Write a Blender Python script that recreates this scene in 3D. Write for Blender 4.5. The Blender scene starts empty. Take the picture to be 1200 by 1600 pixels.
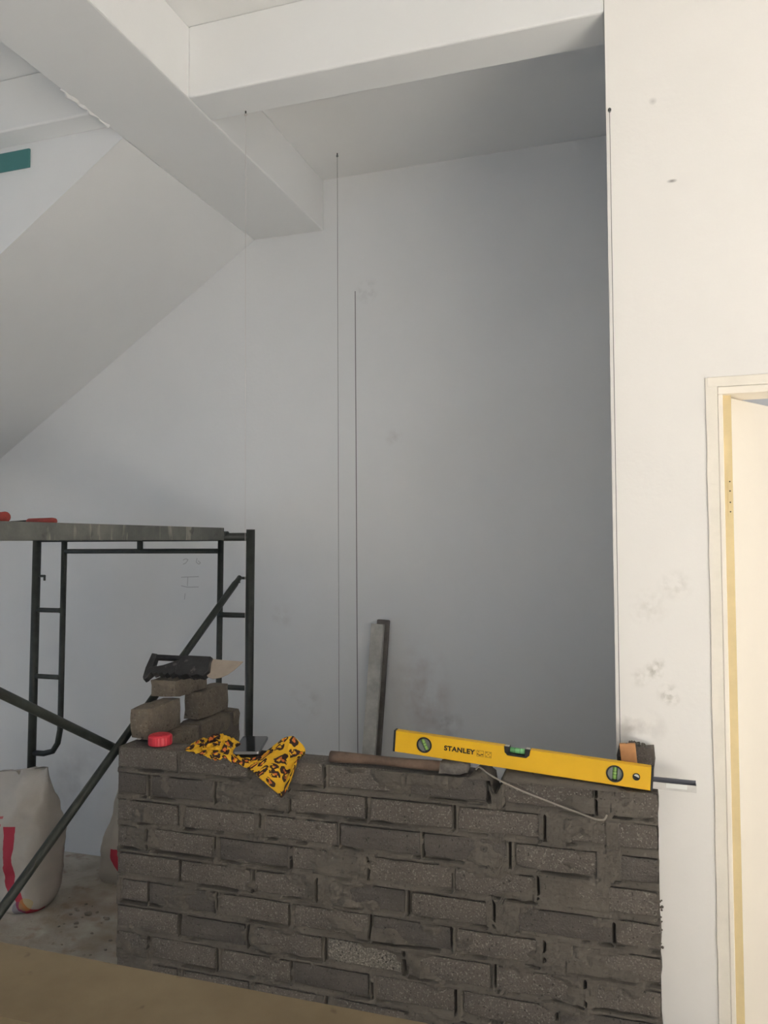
import bpy, bmesh, math, random
from mathutils import Vector, Matrix, noise
random.seed(7)
C = bpy.context.scene.collection
S = bpy.context.scene
H = 1.594                       # eye height: z below is written relative to the eye, floor = -H; everything is lifted by H

# ------------------------------------------------------------ camera
F, YAW, PITCH, ROLL = 1226.7, 0.31385, 0.0382, -0.00544
cy, sy, cp, sp = math.cos(YAW), math.sin(YAW), math.cos(PITCH), math.sin(PITCH)
fw = Vector((-sy*cp, cy*cp, sp)); rt = Vector((cy, sy, 0)); up = rt.cross(fw)
r2 = rt*math.cos(ROLL) + up*math.sin(ROLL); u2 = -rt*math.sin(ROLL) + up*math.cos(ROLL)
cam = bpy.data.cameras.new('camera'); co = bpy.data.objects.new('camera', cam); C.objects.link(co)
co.matrix_world = Matrix(((r2.x, u2.x, -fw.x, 0), (r2.y, u2.y, -fw.y, 0), (r2.z, u2.z, -fw.z, H), (0, 0, 0, 1)))
cam.sensor_fit = 'VERTICAL'; cam.sensor_height = 36; cam.lens = F/1600*36; cam.clip_start = .05
S.camera = co

# ------------------------------------------------------------ world, lights, exposure
w = bpy.data.worlds.new('world'); S.world = w; w.use_nodes = True
bg = w.node_tree.nodes['Background']; bg.inputs[0].default_value = (.62, .72, .9, 1); bg.inputs[1].default_value = 1.0
def area(name, loc, target, sx, sz, power, col):
    l = bpy.data.lights.new(name, 'AREA'); l.shape = 'RECTANGLE'; l.size = sx; l.size_y = sz; l.energy = power; l.color = col
    o = bpy.data.objects.new(name, l); C.objects.link(o); o.location = (loc[0], loc[1], loc[2]+H)
    d = Vector(target) - Vector(loc); o.rotation_euler = d.to_track_quat('-Z', 'Y').to_euler(); return o
area('daylight_side_door', (2.95, -1.0, -.55), (0, -1.0, -.55), 2.9, 2.0, 29, (1, .985, .965))
area('daylight_rear_window', (1.3, -3.42, -.15), (1.3, 0, -.15), 2.9, 2.2, 10, (1, .97, .92))
area('daylight_left_window', (-4.55, .9, -.25), (0, .9, -.25), 1.7, 1.5, 11, (.46, .70, 1))
area('far_room_added_light', (1.2, 4.9, -.1), (.5, 2, -.2), 1.0, 1.3, 55, (1, .96, .9))  # added lamp, out of view, brightening the room behind the door
sl_ = bpy.data.lights.new('sun', 'SUN'); sl_.energy = 116.0; sl_.angle = math.radians(.6); sl_.color = (1, .99, .985)
so_ = bpy.data.objects.new('sun', sl_); C.objects.link(so_); so_.rotation_euler = Vector((-.62, .12, -.78)).to_track_quat('-Z', 'Y').to_euler()
S.view_settings.view_transform = 'Standard'; S.view_settings.look = 'None'
S.view_settings.exposure = -0.27; S.view_settings.gamma = 1; S.view_settings.use_curve_mapping = False
S.cycles.max_bounces = 10; S.cycles.diffuse_bounces = 7

# ------------------------------------------------------------ materials
def mat(name, col, rough=.8, var=.0, vscale=6, bump=0, bscale=80, metal=0, spec=.5, col2=None, detail=6):
    m = bpy.data.materials.new(name); m.use_nodes = True; nt = m.node_tree; b = nt.nodes['Principled BSDF']
    b.inputs['Roughness'].default_value = rough; b.inputs['Metallic'].default_value = metal
    b.inputs['Specular IOR Level'].default_value = spec
    b.inputs['Base Color'].default_value = (*col, 1)
    m.diffuse_color = (*col, 1)
    tc = nt.nodes.new('ShaderNodeTexCoord')
    if var or col2:
        n = nt.nodes.new('ShaderNodeTexNoise'); n.inputs['Scale'].default_value = vscale; n.inputs['Detail'].default_value = detail
        n.inputs['Roughness'].default_value = .62
        nt.links.new(tc.outputs['Object'], n.inputs['Vector'])
        r = nt.nodes.new('ShaderNodeValToRGB'); r.color_ramp.elements[0].position = .33; r.color_ramp.elements[1].position = .68
        c0 = [c*(1-var) for c in col]; c1 = [min(1, c*(1+var)) for c in col]
        if col2: c0, c1 = col, col2
        r.color_ramp.elements[0].color = (*c0, 1); r.color_ramp.elements[1].color = (*c1, 1)
        nt.links.new(n.outputs['Fac'], r.inputs['Fac']); nt.links.new(r.outputs['Color'], b.inputs['Base Color'])
    if bump:
        n2 = nt.nodes.new('ShaderNodeTexNoise'); n2.inputs['Scale'].default_value = bscale; n2.inputs['Detail'].default_value = 6
        nt.links.new(tc.outputs['Object'], n2.inputs['Vector'])
        bp = nt.nodes.new('ShaderNodeBump'); bp.inputs['Strength'].default_value = bump; bp.inputs['Distance'].default_value = .004
        nt.links.new(n2.outputs['Fac'], bp.inputs['Height']); nt.links.new(bp.outputs['Normal'], b.inputs['Normal'])
    return m
def base_link(m):
    b = m.node_tree.nodes['Principled BSDF']; i = b.inputs['Base Color']
    return b, i, (i.links[0].from_socket if i.links else None)
def overlay(m, fac, col):
    """mix a colour over the present base colour by the socket fac"""
    nt = m.node_tree; b, i, src = base_link(m)
    mx = nt.nodes.new('ShaderNodeMix'); mx.data_type = 'RGBA'
    nt.links.new(fac, mx.inputs['Factor'])
    if src: nt.links.new(src, mx.inputs[6])
    else: mx.inputs[6].default_value = i.default_value
    mx.inputs[7].default_value = (*col, 1); nt.links.new(mx.outputs[2], i)
def math_(nt, op, a, b=None, c=None):
    n = nt.nodes.new('ShaderNodeMath'); n.operation = op
    for k, v in enumerate((a, b, c)):
        if v is None: continue
        if isinstance(v, (int, float)): n.inputs[k].default_value = v
        else: nt.links.new(v, n.inputs[k])
    return n.outputs[0]
def smudge(m, p, rad, col, strength, scale=40, stretch=(1, 1, 1)):
    """a dirt mark of its own shape at a place on a wall"""
    nt = m.node_tree; g = nt.nodes.new('ShaderNodeNewGeometry')
    v = nt.nodes.new('ShaderNodeVectorMath'); v.operation = 'SUBTRACT'; nt.links.new(g.outputs['Position'], v.inputs[0]); v.inputs[1].default_value = (p[0], p[1], p[2]+H)
    s = nt.nodes.new('ShaderNodeVectorMath'); s.operation = 'MULTIPLY'; nt.links.new(v.outputs[0], s.inputs[0]); s.inputs[1].default_value = stretch
    l = nt.nodes.new('ShaderNodeVectorMath'); l.operation = 'LENGTH'; nt.links.new(s.outputs[0], l.inputs[0])
    r = nt.nodes.new('ShaderNodeMapRange'); nt.links.new(l.outputs['Value'], r.inputs[0]); r.inputs[1].default_value = rad; r.inputs[2].default_value = rad*.1
    n = nt.nodes.new('ShaderNodeTexNoise'); n.inputs['Scale'].default_value = scale; n.inputs['Detail'].default_value = 4; nt.links.new(g.outputs['Position'], n.inputs['Vector'])
    r2_ = nt.nodes.new('ShaderNodeMapRange'); nt.links.new(n.outputs['Fac'], r2_.inputs[0]); r2_.inputs[1].default_value = .42; r2_.inputs[2].default_value = .68
    f = math_(nt, 'MULTIPLY', r.outputs[0], r2_.outputs[0]); overlay(m, math_(nt, 'MULTIPLY', f, strength), col)
def speckle(m, scale, lo, hi, col, strength=1, coord='Object', stretch=None):
    nt = m.node_tree; tc = nt.nodes.new('ShaderNodeTexCoord')
    n = nt.nodes.new('ShaderNodeTexNoise'); n.inputs['Scale'].default_value = scale; n.inputs['Detail'].default_value = 3
    mp = nt.nodes.new('ShaderNodeMapping'); mp.inputs['Scale'].default_value = stretch or (1, 1, 1); nt.links.new(tc.outputs[coord], mp.inputs['Vector']); nt.links.new(mp.outputs[0], n.inputs['Vector'])
    r = nt.nodes.new('ShaderNodeMapRange'); nt.links.new(n.outputs['Fac'], r.inputs[0]); r.inputs[1].default_value = lo; r.inputs[2].default_value = hi
    overlay(m, math_(nt, 'MULTIPLY', r.outputs[0], strength), col)

M = {}
M['paint'] = mat('white_wall_paint', (.74, .745, .75), .9, .025, 1.4, .12, 60)
M['paint_back'] = mat('white_back_wall_paint', (.73, .735, .745), .9, .03, 1.2, .12, 60)
M['paint_cream'] = mat('cream_white_wall_paint', (.81, .785, .752), .88, .02, 2.0, .12, 70)
M['ceiling'] = mat('white_ceiling_paint', (.78, .78, .775), .9, .02, 1.5, .1, 50)
smudge(M['paint_cream'], (-.03, 2.238, -.50), .10, (.30, .27, .25), .75, 14, (1, 1, 1.6))
for p, r, s in (((.03, 2.238, -.35), .03, .6), ((.068, 2.238, -.41), .035, .7), ((.045, 2.238, -.33), .02, .5), ((-.005, 2.238, -.37), .03, .35), ((.09, 2.238, -.12), .05, .25), ((.02, 2.238, -.18), .06, .2)):
    smudge(M['paint_cream'], p, r, (.35, .33, .27), s, 60)
for p, st in (((.056, 2.238, 1.206), (1, 1, 1)), ((.101, 2.238, .976), (.8, 1, 2)), ((.107, 2.238, .153), (2, 1, .8))):
    smudge(M['paint_cream'], p, .012, (.12, .11, .10), .9, 5, st)
smudge(M['paint_back'], (-.93, 3.42, -.68),   .20, (.38, .27, .23), .65, 9, (1.3, 1, .8))
smudge(M['paint_back'], (-.82, 3.42, -.80), .08, (.22, .17, .15), .6, 15)
smudge(M['paint_back'], (-1.06, 3.42, -.55), .16, (.45, .38, .36), .4, 6, (1.2, 1, .7))
smudge(M['paint_back'], (-1.06, 3.42, .48), .05, (.45, .40, .38), .45, 20)
smudge(M['paint_back'], (-1.19, 3.42, 1.17), .07, (.40, .40, .40), .5, 30)
smudge(M['paint_back'], (-2.78, 3.42, -1.20), .26, (.33, .33, .35), .55, 6)
smudge(M['paint_back'], (-1.50, 3.42, -.75), .10, (.40, .36, .33), .4, 18)
smudge(M['paint_back'], (-1.62, 3.42, -.35), .07, (.40, .36, .33), .35, 18)
M['teal'] = mat('teal_paint', (.055, .19, .19), .6, .05, 10)
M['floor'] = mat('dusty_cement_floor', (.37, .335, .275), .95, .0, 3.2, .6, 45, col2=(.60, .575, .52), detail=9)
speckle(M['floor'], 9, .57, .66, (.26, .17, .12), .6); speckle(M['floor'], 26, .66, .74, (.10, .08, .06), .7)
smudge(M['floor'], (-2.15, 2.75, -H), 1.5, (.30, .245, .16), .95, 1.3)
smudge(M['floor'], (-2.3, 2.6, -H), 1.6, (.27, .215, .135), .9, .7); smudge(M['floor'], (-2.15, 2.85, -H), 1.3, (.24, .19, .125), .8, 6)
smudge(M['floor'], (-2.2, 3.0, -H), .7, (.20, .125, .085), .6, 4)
M['brick'] = mat('cement_brick', (.118, .101, .086), .95, .16, 5, 1.0, 190)
speckle(M['brick'], 200, .56, .68, (.27, .245, .215), .7); speckle(M['brick'], 150, .37, .30, (.018, .016, .014), .75)
M['brick_light'] = mat('pale_pitted_cement_brick', (.15, .135, .115), .95, .15, 9, 1.0, 200)
speckle(M['brick_light'], 190, .50, .62, (.34, .31, .26), .7); speckle(M['brick_light'], 170, .42, .33, (.02, .018, .015), .9)
M['brick_dark'] = mat('dark_cement_brick', (.092, .080, .070), .95, .15, 7, .9, 200)
speckle(M['brick_dark'], 200, .62, .72, (.22, .21, .19), .5); speckle(M['brick_dark'], 150, .37, .30, (.016, .014, .013), .7)
M['brick_loose'] = mat('brown_grey_loose_brick', (.165, .135, .102), .95, .18, 12, .6, 140)
speckle(M['brick_loose'], 120, .60, .68, (.27, .235, .19), .6); speckle(M['brick_loose'], 95, .38, .31, (.05, .04, .032), .8); speckle(M['brick_loose'], 18, .56, .66, (.11, .095, .075), .6)
M['mortar'] = mat('grey_brown_mortar', (.108, .094, .078), .95, .17, 9, .8, 90)
speckle(M['mortar'], 120, .36, .28, (.02, .018, .015), .6)
M['steel'] = mat('dark_green_scaffold_steel', (.026, .030, .025), .5, .35, 25, .15, 120)
M['deck'] = mat('paint_stained_galvanised_steel', (.085, .09, .082), .65, .0, 7, .2, 70, metal=.1, col2=(.17, .17, .152), detail=9)
speckle(M['deck'], 1, .58, .66, (.40, .385, .31), .65, stretch=(30, 24, 5)); speckle(M['deck'], 16, .36, .30, (.06, .06, .057), .7)
M['alu'] = mat('dull_dusty_aluminium', (.47, .455, .42), .7, .2, 16, .1, 60, metal=.1)
M['alu_pale'] = mat('pale_aluminium', (.60, .58, .55), .5, .08, 30, .1, 60, metal=.1)
M['alu_shadow'] = mat('aluminium_painted_shade', (.12, .125, .145), .6, .1, 20)  # darker copy of the pale aluminium: shade inside the channel painted as colour
M['dark_bar'] = mat('dark_brown_timber', (.165, .148, .132), .85, .25, 18, .4, 60)
M['yellow'] = mat('level_yellow', (.80, .455, .012), .42, .05, 8, .03, 200)
M['black'] = mat('black_plastic', (.014, .014, .015), .45)
M['print'] = mat('black_print', (.012, .011, .010), .6)
M['print_brown'] = mat('brown_print', (.26, .13, .012), .6)
M['vial'] = mat('green_vial_liquid', (.34, .58, .16), .15); M['vial_mid'] = mat('green_vial_mid', (.19, .50, .20), .15)
M['grey_plastic'] = mat('grey_vial_holder', (.17, .19, .17), .4)
M['white_bit'] = mat('white_plastic', (.75, .75, .72), .5)
M['red'] = mat('red_plastic', (.62, .035, .055), .38)
M['red_grip'] = mat('dusty_red_grip', (.30, .045, .035), .7, .25, 30)
M['wood_handle'] = mat('worn_wood_handle', (.13, .085, .06), .75, .3, 22, .3, 60)
M['stone_steel'] = mat('cement_caked_steel', (.15, .135, .12), .9, .25, 40, .8, 130)
M['timber'] = mat('orange_timber', (.50, .245, .10), .7, .15, 30, .2, 60)
M['plank'] = mat('dusty_plywood', (.135, .098, .052), .85, .0, 2.6, .2, 30, col2=(.20, .155, .092), detail=5)
speckle(M['plank'], 16, .66, .74, (.05, .036, .022), .8)
M['saw_handle'] = mat('black_saw_handle', (.026, .025, .025), .55, .4, 30, .3, 80)
speckle(M['saw_handle'], 45, .60, .70, (.14, .13, .115), .7)
M['blade'] = mat('dusty_saw_blade', (.36, .30, .245), .55, .12, 18, .05, 60, metal=.15)
M['glass'] = mat('black_phone_glass', (.012, .012, .014), .06, spec=1.0)
M['phone_side'] = mat('phone_metal_edge', (.22, .22, .23), .3, metal=.8)
M['string'] = mat('pale_string', (.58, .53, .51), .9); M['string_dark'] = mat('grey_string', (.16, .16, .16), .9)
M['pencil'] = mat('pencil_mark', (.20, .20, .205), .9)
M['pencil_faint'] = mat('faint_pencil_mark', (.46, .46, .47), .9)
M['wire'] = mat('pale_stiff_wire', (.25, .225, .195), .7)
M['door'] = mat('cream_door_paint', (.90, .83, .72), .45, .015, 4)
M['frame'] = mat('cream_frame_paint', (.82, .765, .67), .6, .04, 12, .15, 60)
M['tan'] = mat('tan_primer', (.66, .535, .30), .7, .06, 16)
M['rubble'] = mat('cement_crumbs', (.24, .20, .155), .95, .3, 30)
# sack: woven white with a printed red band
def sack_mat(name, band, blob):
    m = mat(name, (.44, .405, .36), .75, .10, 5, .4, 9); nt = m.node_tree
    tc = nt.nodes.new('ShaderNodeTexCoord'); sx = nt.nodes.new('ShaderNodeSeparateXYZ'); nt.links.new(tc.outputs['Object'], sx.inputs[0])
    X, Z, Y = sx.outputs[0], sx.outputs[2], sx.outputs[1]
    bx, bw, z0, z1 = band
    low = math_(nt, 'MAXIMUM', math_(nt, 'SUBTRACT', .13, Z), 0)           # the band swerves near the bottom seam
    d = math_(nt, 'ABSOLUTE', math_(nt, 'SUBTRACT', math_(nt, 'SUBTRACT', X, bx), math_(nt, 'MULTIPLY', low, .7)))
    f = math_(nt, 'LESS_THAN', d, bw); f = math_(nt, 'MULTIPLY', f, math_(nt, 'LESS_THAN', Y, 0))
    f = math_(nt, 'MULTIPLY', f, math_(nt, 'MULTIPLY', math_(nt, 'GREATER_THAN', Z, z0), math_(nt, 'LESS_THAN', Z, z1)))
    overlay(m, f, (.42, .035, .06))
    if blob:
        for cx, cz, rr, col in ((.150, .025, .030, (.05, .06, .16)), (.180, .045, .028, (.50, .36, .06))):
            dx = math_(nt, 'SUBTRACT', X, cx); dz = math_(nt, 'SUBTRACT', Z, cz)
            l = math_(nt, 'SQRT', math_(nt, 'ADD', math_(nt, 'MULTIPLY', dx, dx), math_(nt, 'MULTIPLY', dz, dz)))
            overlay(m, math_(nt, 'MULTIPLY', math_(nt, 'LESS_THAN', l, rr), .45), col)
        for zc, sl in ((.365, .15), (.395, .15)):                          # two thin red printed lines
            dz = math_(nt, 'ABSOLUTE', math_(nt, 'SUBTRACT', math_(nt, 'SUBTRACT', Z, zc), math_(nt, 'MULTIPLY', X, sl)))
            g = math_(nt, 'MULTIPLY', math_(nt, 'LESS_THAN', dz, .005), math_(nt, 'LESS_THAN', X, .06)); overlay(m, math_(nt, 'MULTIPLY', g, math_(nt, 'LESS_THAN', Y, 0)), (.45, .12, .12))
    return m
M['sack'] = sack_mat('white_woven_sack', (.100, .026, .0, .37), True)
M['sack2'] = sack_mat('white_woven_sack_red_foot', (-.02, .25, .0, .17), False)
# leopard cloth
def leopard():
    m = mat('leopard_print_cotton', (.72, .40, .016), .85, .08, 20, .2, 200); nt = m.node_tree
    tc = nt.nodes.new('ShaderNodeTexCoord'); wn = nt.nodes.new('ShaderNodeTexNoise'); wn.inputs['Scale'].default_value = 1.6
    mp = nt.nodes.new('ShaderNodeMapping'); nt.links.new(tc.outputs['UV'], mp.inputs['Vector']); mp.inputs['Scale'].default_value = (13, 6.4, 1)
    nt.links.new(mp.outputs[0], wn.inputs['Vector'])
    ad = nt.nodes.new('ShaderNodeMix'); ad.data_type = 'RGBA'; ad.blend_type = 'LINEAR_LIGHT'; ad.inputs['Factor'].default_value = .22
    nt.links.new(mp.outputs[0], ad.inputs[6]); nt.links.new(wn.outputs['Color'], ad.inputs[7])
    v = nt.nodes.new('ShaderNodeTexVoronoi'); v.voronoi_dimensions = '2D'; v.inputs['Scale'].default_value = 1; v.inputs['Randomness'].default_value = .75
    nt.links.new(ad.outputs[2], v.inputs['Vector'])
    D = v.outputs['Distance']
    n = nt.nodes.new('ShaderNodeTexNoise'); n.inputs['Scale'].default_value = 1.9; nt.links.new(mp.outputs[0], n.inputs['Vector'])
    overlay(m, math_(nt, 'MULTIPLY', math_(nt, 'LESS_THAN', D, .27), math_(nt, 'GREATER_THAN', n.outputs['Fac'], .47)), (.62, .15, .03))
    ring = math_(nt, 'MULTIPLY', math_(nt, 'GREATER_THAN', D, .16), math_(nt, 'LESS_THAN', D, .43))
    n2 = nt.nodes.new('ShaderNodeTexNoise'); n2.inputs['Scale'].default_value = 2.6; nt.links.new(mp.outputs[0], n2.inputs['Vector'])
    overlay(m, math_(nt, 'MULTIPLY', ring, math_(nt, 'GREATER_THAN', n2.outputs['Fac'], .405)), (.035, .014, .008))
    return m
M['leopard'] = leopard()

# ------------------------------------------------------------ building helpers (vertex z is eye-relative for things built in place)
LIFT = Vector((0, 0, H))
def link(name, bm, m, parent=None, smooth=False, origin=None, local=False):
    me = bpy.data.meshes.new(name); bmesh.ops.recalc_face_normals(bm, faces=bm.faces)
    if not local:
        base = Vector(parent['base']) if parent is not None else Vector(origin or (0, 0, -H))
        for v in bm.verts: v.co -= base
    bm.to_mesh(me); bm.free()
    if smooth:
        for p in me.polygons: p.use_smooth = True
    o = bpy.data.objects.new(name, me); C.objects.link(o); me.materials.append(M[m] if isinstance(m, str) else m)
    if parent is not None: o.parent = parent; o['base'] = tuple(parent['base'])
    else:
        b_ = Vector(origin or (0, 0, -H)); o.location = b_ + LIFT; o['base'] = tuple(b_)
    return o
def thing(name, label, cat, loc, rot=(0, 0, 0), group=None, kind=None):
    o = bpy.data.objects.new(name, None); C.objects.link(o); o.empty_display_size = .05
    o.location = Vector(loc) + LIFT; o.rotation_euler = rot; o['base'] = tuple(loc)
    if label: o['label'] = label
    if cat: o['category'] = cat
    if group: o['group'] = group
    if kind: o['kind'] = kind
    return o
def tag(o, label, cat, group=None):
    o['label'] = label; o['category'] = cat
    if group: o['group'] = group
    return o
def struct(o, label=None):
    o['kind'] = 'structure'
    if label: o['label'] = label
    return o
def box(bm, a, b):
    (x0, y0, z0), (x1, y1, z1) = a, b
    v = [bm.verts.new(p) for p in ((x0, y0, z0), (x1, y0, z0), (x1, y1, z0), (x0, y1, z0), (x0, y0, z1), (x1, y0, z1), (x1, y1, z1), (x0, y1, z1))]
    for f in ((0, 3, 2, 1), (4, 5, 6, 7), (0, 1, 5, 4), (1, 2, 6, 5), (2, 3, 7, 6), (3, 0, 4, 7)): bm.faces.new([v[i] for i in f])
def boxes(*bs):
    bm = bmesh.new()
    for a, b in bs: box(bm, a, b)
    return bm
def bevel(bm, w, seg=2):
    bmesh.ops.bevel(bm, geom=list(bm.edges), offset=w, segments=seg, affect='EDGES', profile=.5); return bm
def prism(bm, pts, d, fn=None):
    """polygon pts (2d) extruded by d; fn maps (a,b,t)->3d"""
    fn = fn or (lambda a, b, t: (a, t, b)); t0, t1 = d
    A = [bm.verts.new(fn(a, b, t0)) for a, b in pts]; B = [bm.verts.new(fn(a, b, t1)) for a, b in pts]; n = len(pts)
    bm.faces.new(A); bm.faces.new(B[::-1])
    for i in range(n): bm.faces.new((A[i], A[(i+1) % n], B[(i+1) % n], B[i]))
def tube(bm, path, r, seg=10, caps=True):
    path = [Vector(p) for p in path]; rings = []; n = len(path); u = None
    for i, p in enumerate(path):
        t = (path[min(i+1, n-1)] - path[max(i-1, 0)]).normalized()
        if u is None: u = t.orthogonal().normalized()
        u = (u - t*u.dot(t)).normalized(); v = t.cross(u); rr = r[i] if isinstance(r, (list, tuple)) else r
        rings.append([bm.verts.new(p + (u*math.cos(2*math.pi*k/seg) + v*math.sin(2*math.pi*k/seg))*rr) for k in range(seg)])
    for a, b in zip(rings, rings[1:]):
        for k in range(seg): bm.faces.new((a[k], a[(k+1) % seg], b[(k+1) % seg], b[k]))
    if caps: bm.faces.new(rings[0][::-1]); bm.faces.new(rings[-1])
def tb(path, r, seg=10):
    bm = bmesh.new(); tube(bm, path, r, seg); return bm
def fbm(x, y, z=0, o=3):
    return noise.fractal(Vector((x, y, z)), .9, 2.0, o)
def copy_tree(o, parent=None):
    c = o.copy(); C.objects.link(c)
    if parent is not None: c.parent = parent
    for ch in list(o.children): copy_tree(ch, c)
    return c

# ------------------------------------------------------------ room shell
ZB, ZC, YW, YB, YK = 1.484, 1.728, 2.238, 2.123, 3.42      # beam bottom, ceiling, right wall face, brick face, back wall face
XL, XR, YR = -4.7, 3.0, -3.5
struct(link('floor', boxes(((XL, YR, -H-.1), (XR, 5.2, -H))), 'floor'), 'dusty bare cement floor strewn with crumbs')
struct(link('ceiling', boxes(((XL, YR, ZC), (XR, 5.2, ZC+.15))), 'ceiling'))
bm = bmesh.new(); box(bm, (XL, YK, -H), (.05, YK+.15, ZC)); wall_back = struct(link('wall_back', bm, 'paint_back'), 'grey-lit white back wall under the stairs')
bm = boxes(((-.068, YW, -H), (.19, YW+.11, ZC)), ((1.03, YW, -H), (XR, YW+.11, ZC)), ((.19, YW, .405), (1.03, YW+.11, ZC)))
bmesh.ops.remove_doubles(bm, verts=bm.verts, dist=1e-5); wall_right = struct(link('wall_right', bm, 'paint_cream'), 'bright cream white wall with smudges beside the door')
struct(link('wall_niche', boxes(((-.068, YW+.111, -H), (.05, YK, ZC))), 'paint'))
struct(link('wall_left', boxes(((XL-.15, YR, -H), (XL, 0, ZC)), ((XL-.15, 1.8, -H), (XL, 5.2, ZC)), ((XL-.15, 0, -H), (XL, 1.8, -1.05)), ((XL-.15, 0, .55), (XL, 1.8, ZC))), 'paint'))
struct(link('wall_rear', boxes(((XL, YR-.15, -H), (-.2, YR, ZC)), ((2.8, YR-.15, -H), (XR, YR, ZC)), ((-.2, YR-.15, -H), (2.8, YR, -1.3)), ((-.2, YR-.15, 1.0), (2.8, YR, ZC))), 'paint'))
struct(link('wall_far_right', boxes(((XR, YR, -H), (XR+.15, -2.45, ZC)), ((XR, .45, -H), (XR+.15, 5.2, ZC)), ((XR, -2.45, .5), (XR+.15, .45, ZC))), 'paint'))
struct(link('wall_end', boxes(((.05, 5.05, -H), (.65, 5.2, ZC)), ((1.75, 5.05, -H), (XR, 5.2, ZC)), ((.65, 5.05, -H), (1.75, 5.2, -.8)), ((.65, 5.05, .6), (1.75, 5.2, ZC))), 'paint'))
# window frames that hold the daylight
def window(name, a, b, axis):
    t = thing(name, None, None, ((a[0]+b[0])/2, (a[1]+b[1])/2, a[2]), kind='structure')
    k = 0 if axis == 'x' else 1
    w_ = .05
    def seg(u0, u1, z0, z1):
        if axis == 'x': return ((u0, a[1], z0), (u1, b[1], z1))
        return ((a[0], u0, z0), (b[0], u1, z1))
    u0, u1 = a[k], b[k]; um = (u0+u1)/2
    link('window_frame', boxes(seg(u0, u1, a[2], a[2]+w_), seg(u0, u1, b[2]-w_, b[2]), seg(u0, u0+w_, a[2]+w_, b[2]-w_), seg(u1-w_, u1, a[2]+w_, b[2]-w_), seg(um-.025, um+.025, a[2]+w_, b[2]-w_)), 'frame', t)
    return t
window('window_1', (-.2, YR-.10, -1.3), (2.8, YR-.05, 1.0), 'x')
window('window_2', (XL-.10, 0, -1.05), (XL-.05, 1.8, .55), 'y')
window('window_4', (XR+.05, -2.45, -H), (XR+.10, .45, .5), 'y')
window('window_3', (.65, 5.10, -.8), (1.75, 5.15, .6), 'x')

def beam(name, a, b, label): 
    return struct(link(name, bevel(boxes((a, b)), .006, 2), 'ceiling'), label)
beam('beam', (-1.405, YW, ZB), (-.0685, 2.392, ZC-.001), 'white painted beam over the opening above the brick wall')
beam('beam', (-1.772, YR+.001, ZB-.001), (-1.404, YK-.001, ZC-.001), 'white painted beam running from the room to the back wall')
beam('beam', (XL+.001, 2.285, 1.53), (-1.7725, 2.385, ZC-.001), 'white painted beam at the head of the stair flight, upper left')
bm = bmesh.new()
fl = lambda x: 1.478 + .66*(x+1.778)
prism(bm, [(-1.7725, fl(-1.7725)), (-1.7725, ZC-.002), (XL+.001, ZC-.002), (XL+.001, fl(XL+.001))], (2.386, YK-.001))
stair = struct(link('stair_flight', bm, 'paint'), 'plastered sloping underside of the stair flight')
o = struct(link('trim_1', bevel(boxes(((XL+.01, 2.377, 1.435), (-2.185, 2.3855, 1.507))), .001, 1), 'teal'), 'teal painted strip along the stair edge, upper left')
# ragged plaster lip along the beam's left arris
bm = bmesh.new(); pth = []
for i in range(14):
    t = i/13; pth.append((-1.772+.004*math.sin(i*2.1), 2.06+.24*t, ZB+.002-.004*random.random()))
tube(bm, pth, [.003+.009*random.random() for _ in pth], 6); struct(link('trim_2', bm, 'ceiling'), 'ragged plaster lip on the left edge of the long beam')

# pencil marks on the back wall (flat print)
def strokes(segs, m, name, y=YK-.0008, w_=.002):
    bm = bmesh.new()
    for s_ in segs:
        for (x0, z0), (x1, z1) in zip(s_, s_[1:]):
            d = Vector((x1-x0, 0, z1-z0)); n_ = Vector((-d.z, 0, d.x)).normalized()*w_
            p, q = Vector((x0, y, z0)), Vector((x1, y, z1))
            bm.faces.new([bm.verts.new(v) for v in (p-n_, q-n_, q+n_, p+n_)])
    return link(name, bm, m, wall_back)
strokes([[(-2.165, -.085), (-2.15, -.078), (-2.135, -.083), (-2.15, -.10), (-2.165, -.105)], [(-2.085, -.075), (-2.09, -.095), (-2.075, -.105), (-2.065, -.098), (-2.08, -.088)],
         [(-2.175, -.170), (-2.075, -.166)], [(-2.137, -.170), (-2.139, -.214)], [(-2.175, -.212), (-2.140, -.219), (-2.075, -.217)], [(-2.152, -.25), (-2.155, -.28)]], 'pencil_faint', 'pencil_writing', w_=.0018)
strokes([[(-1.246, 1.175), (-1.2445, .3), (-1.2425, -1.0)]], 'pencil', 'pencil_line', w_=.0022)

# ------------------------------------------------------------ door
JL = .175
d1 = thing('door_1', 'cream painted door standing ajar in a cream frame', None, (.2, YW+.05, -H), kind='structure')
def rag(x, z): return x + .0025*fbm(z*9, x*3) 
bm = bmesh.new(); N = 40
for i in range(N):
    z0, z1 = -H+(.43+H)*i/N, -H+(.43+H)*(i+1)/N
    vs = [bm.verts.new(p) for p in ((rag(JL, z0), YW-.004, z0), (.2035, YW-.004, z0), (.2035, YW-.004, z1), (rag(JL, z1), YW-.004, z1), (rag(JL, z0), YW-.0003, z0), (rag(JL, z1), YW-.0003, z1))]
    bm.faces.new(vs[:4]); bm.faces.new((vs[0], vs[3], vs[5], vs[4]))
link('architrave', bm, 'frame', d1)
link('jamb', bevel(boxes(((.2036, YW-.006, -H), (.2160, YW+.11, .3845))), .002), 'door', d1)
link('jamb_rebate', boxes(((.2161, YW+.020, -H), (.2385, YW+.11, .40))), 'tan', d1)
link('head_architrave', bevel(boxes(((JL+.003, YW-.0045, .4055), (1.06, YW-.0003, .432))), .002), 'frame', d1)
link('head', bevel(boxes(((.2036, YW-.0062, .3847), (1.03, YW+.11, .4045))), .002), 'door', d1)
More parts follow.
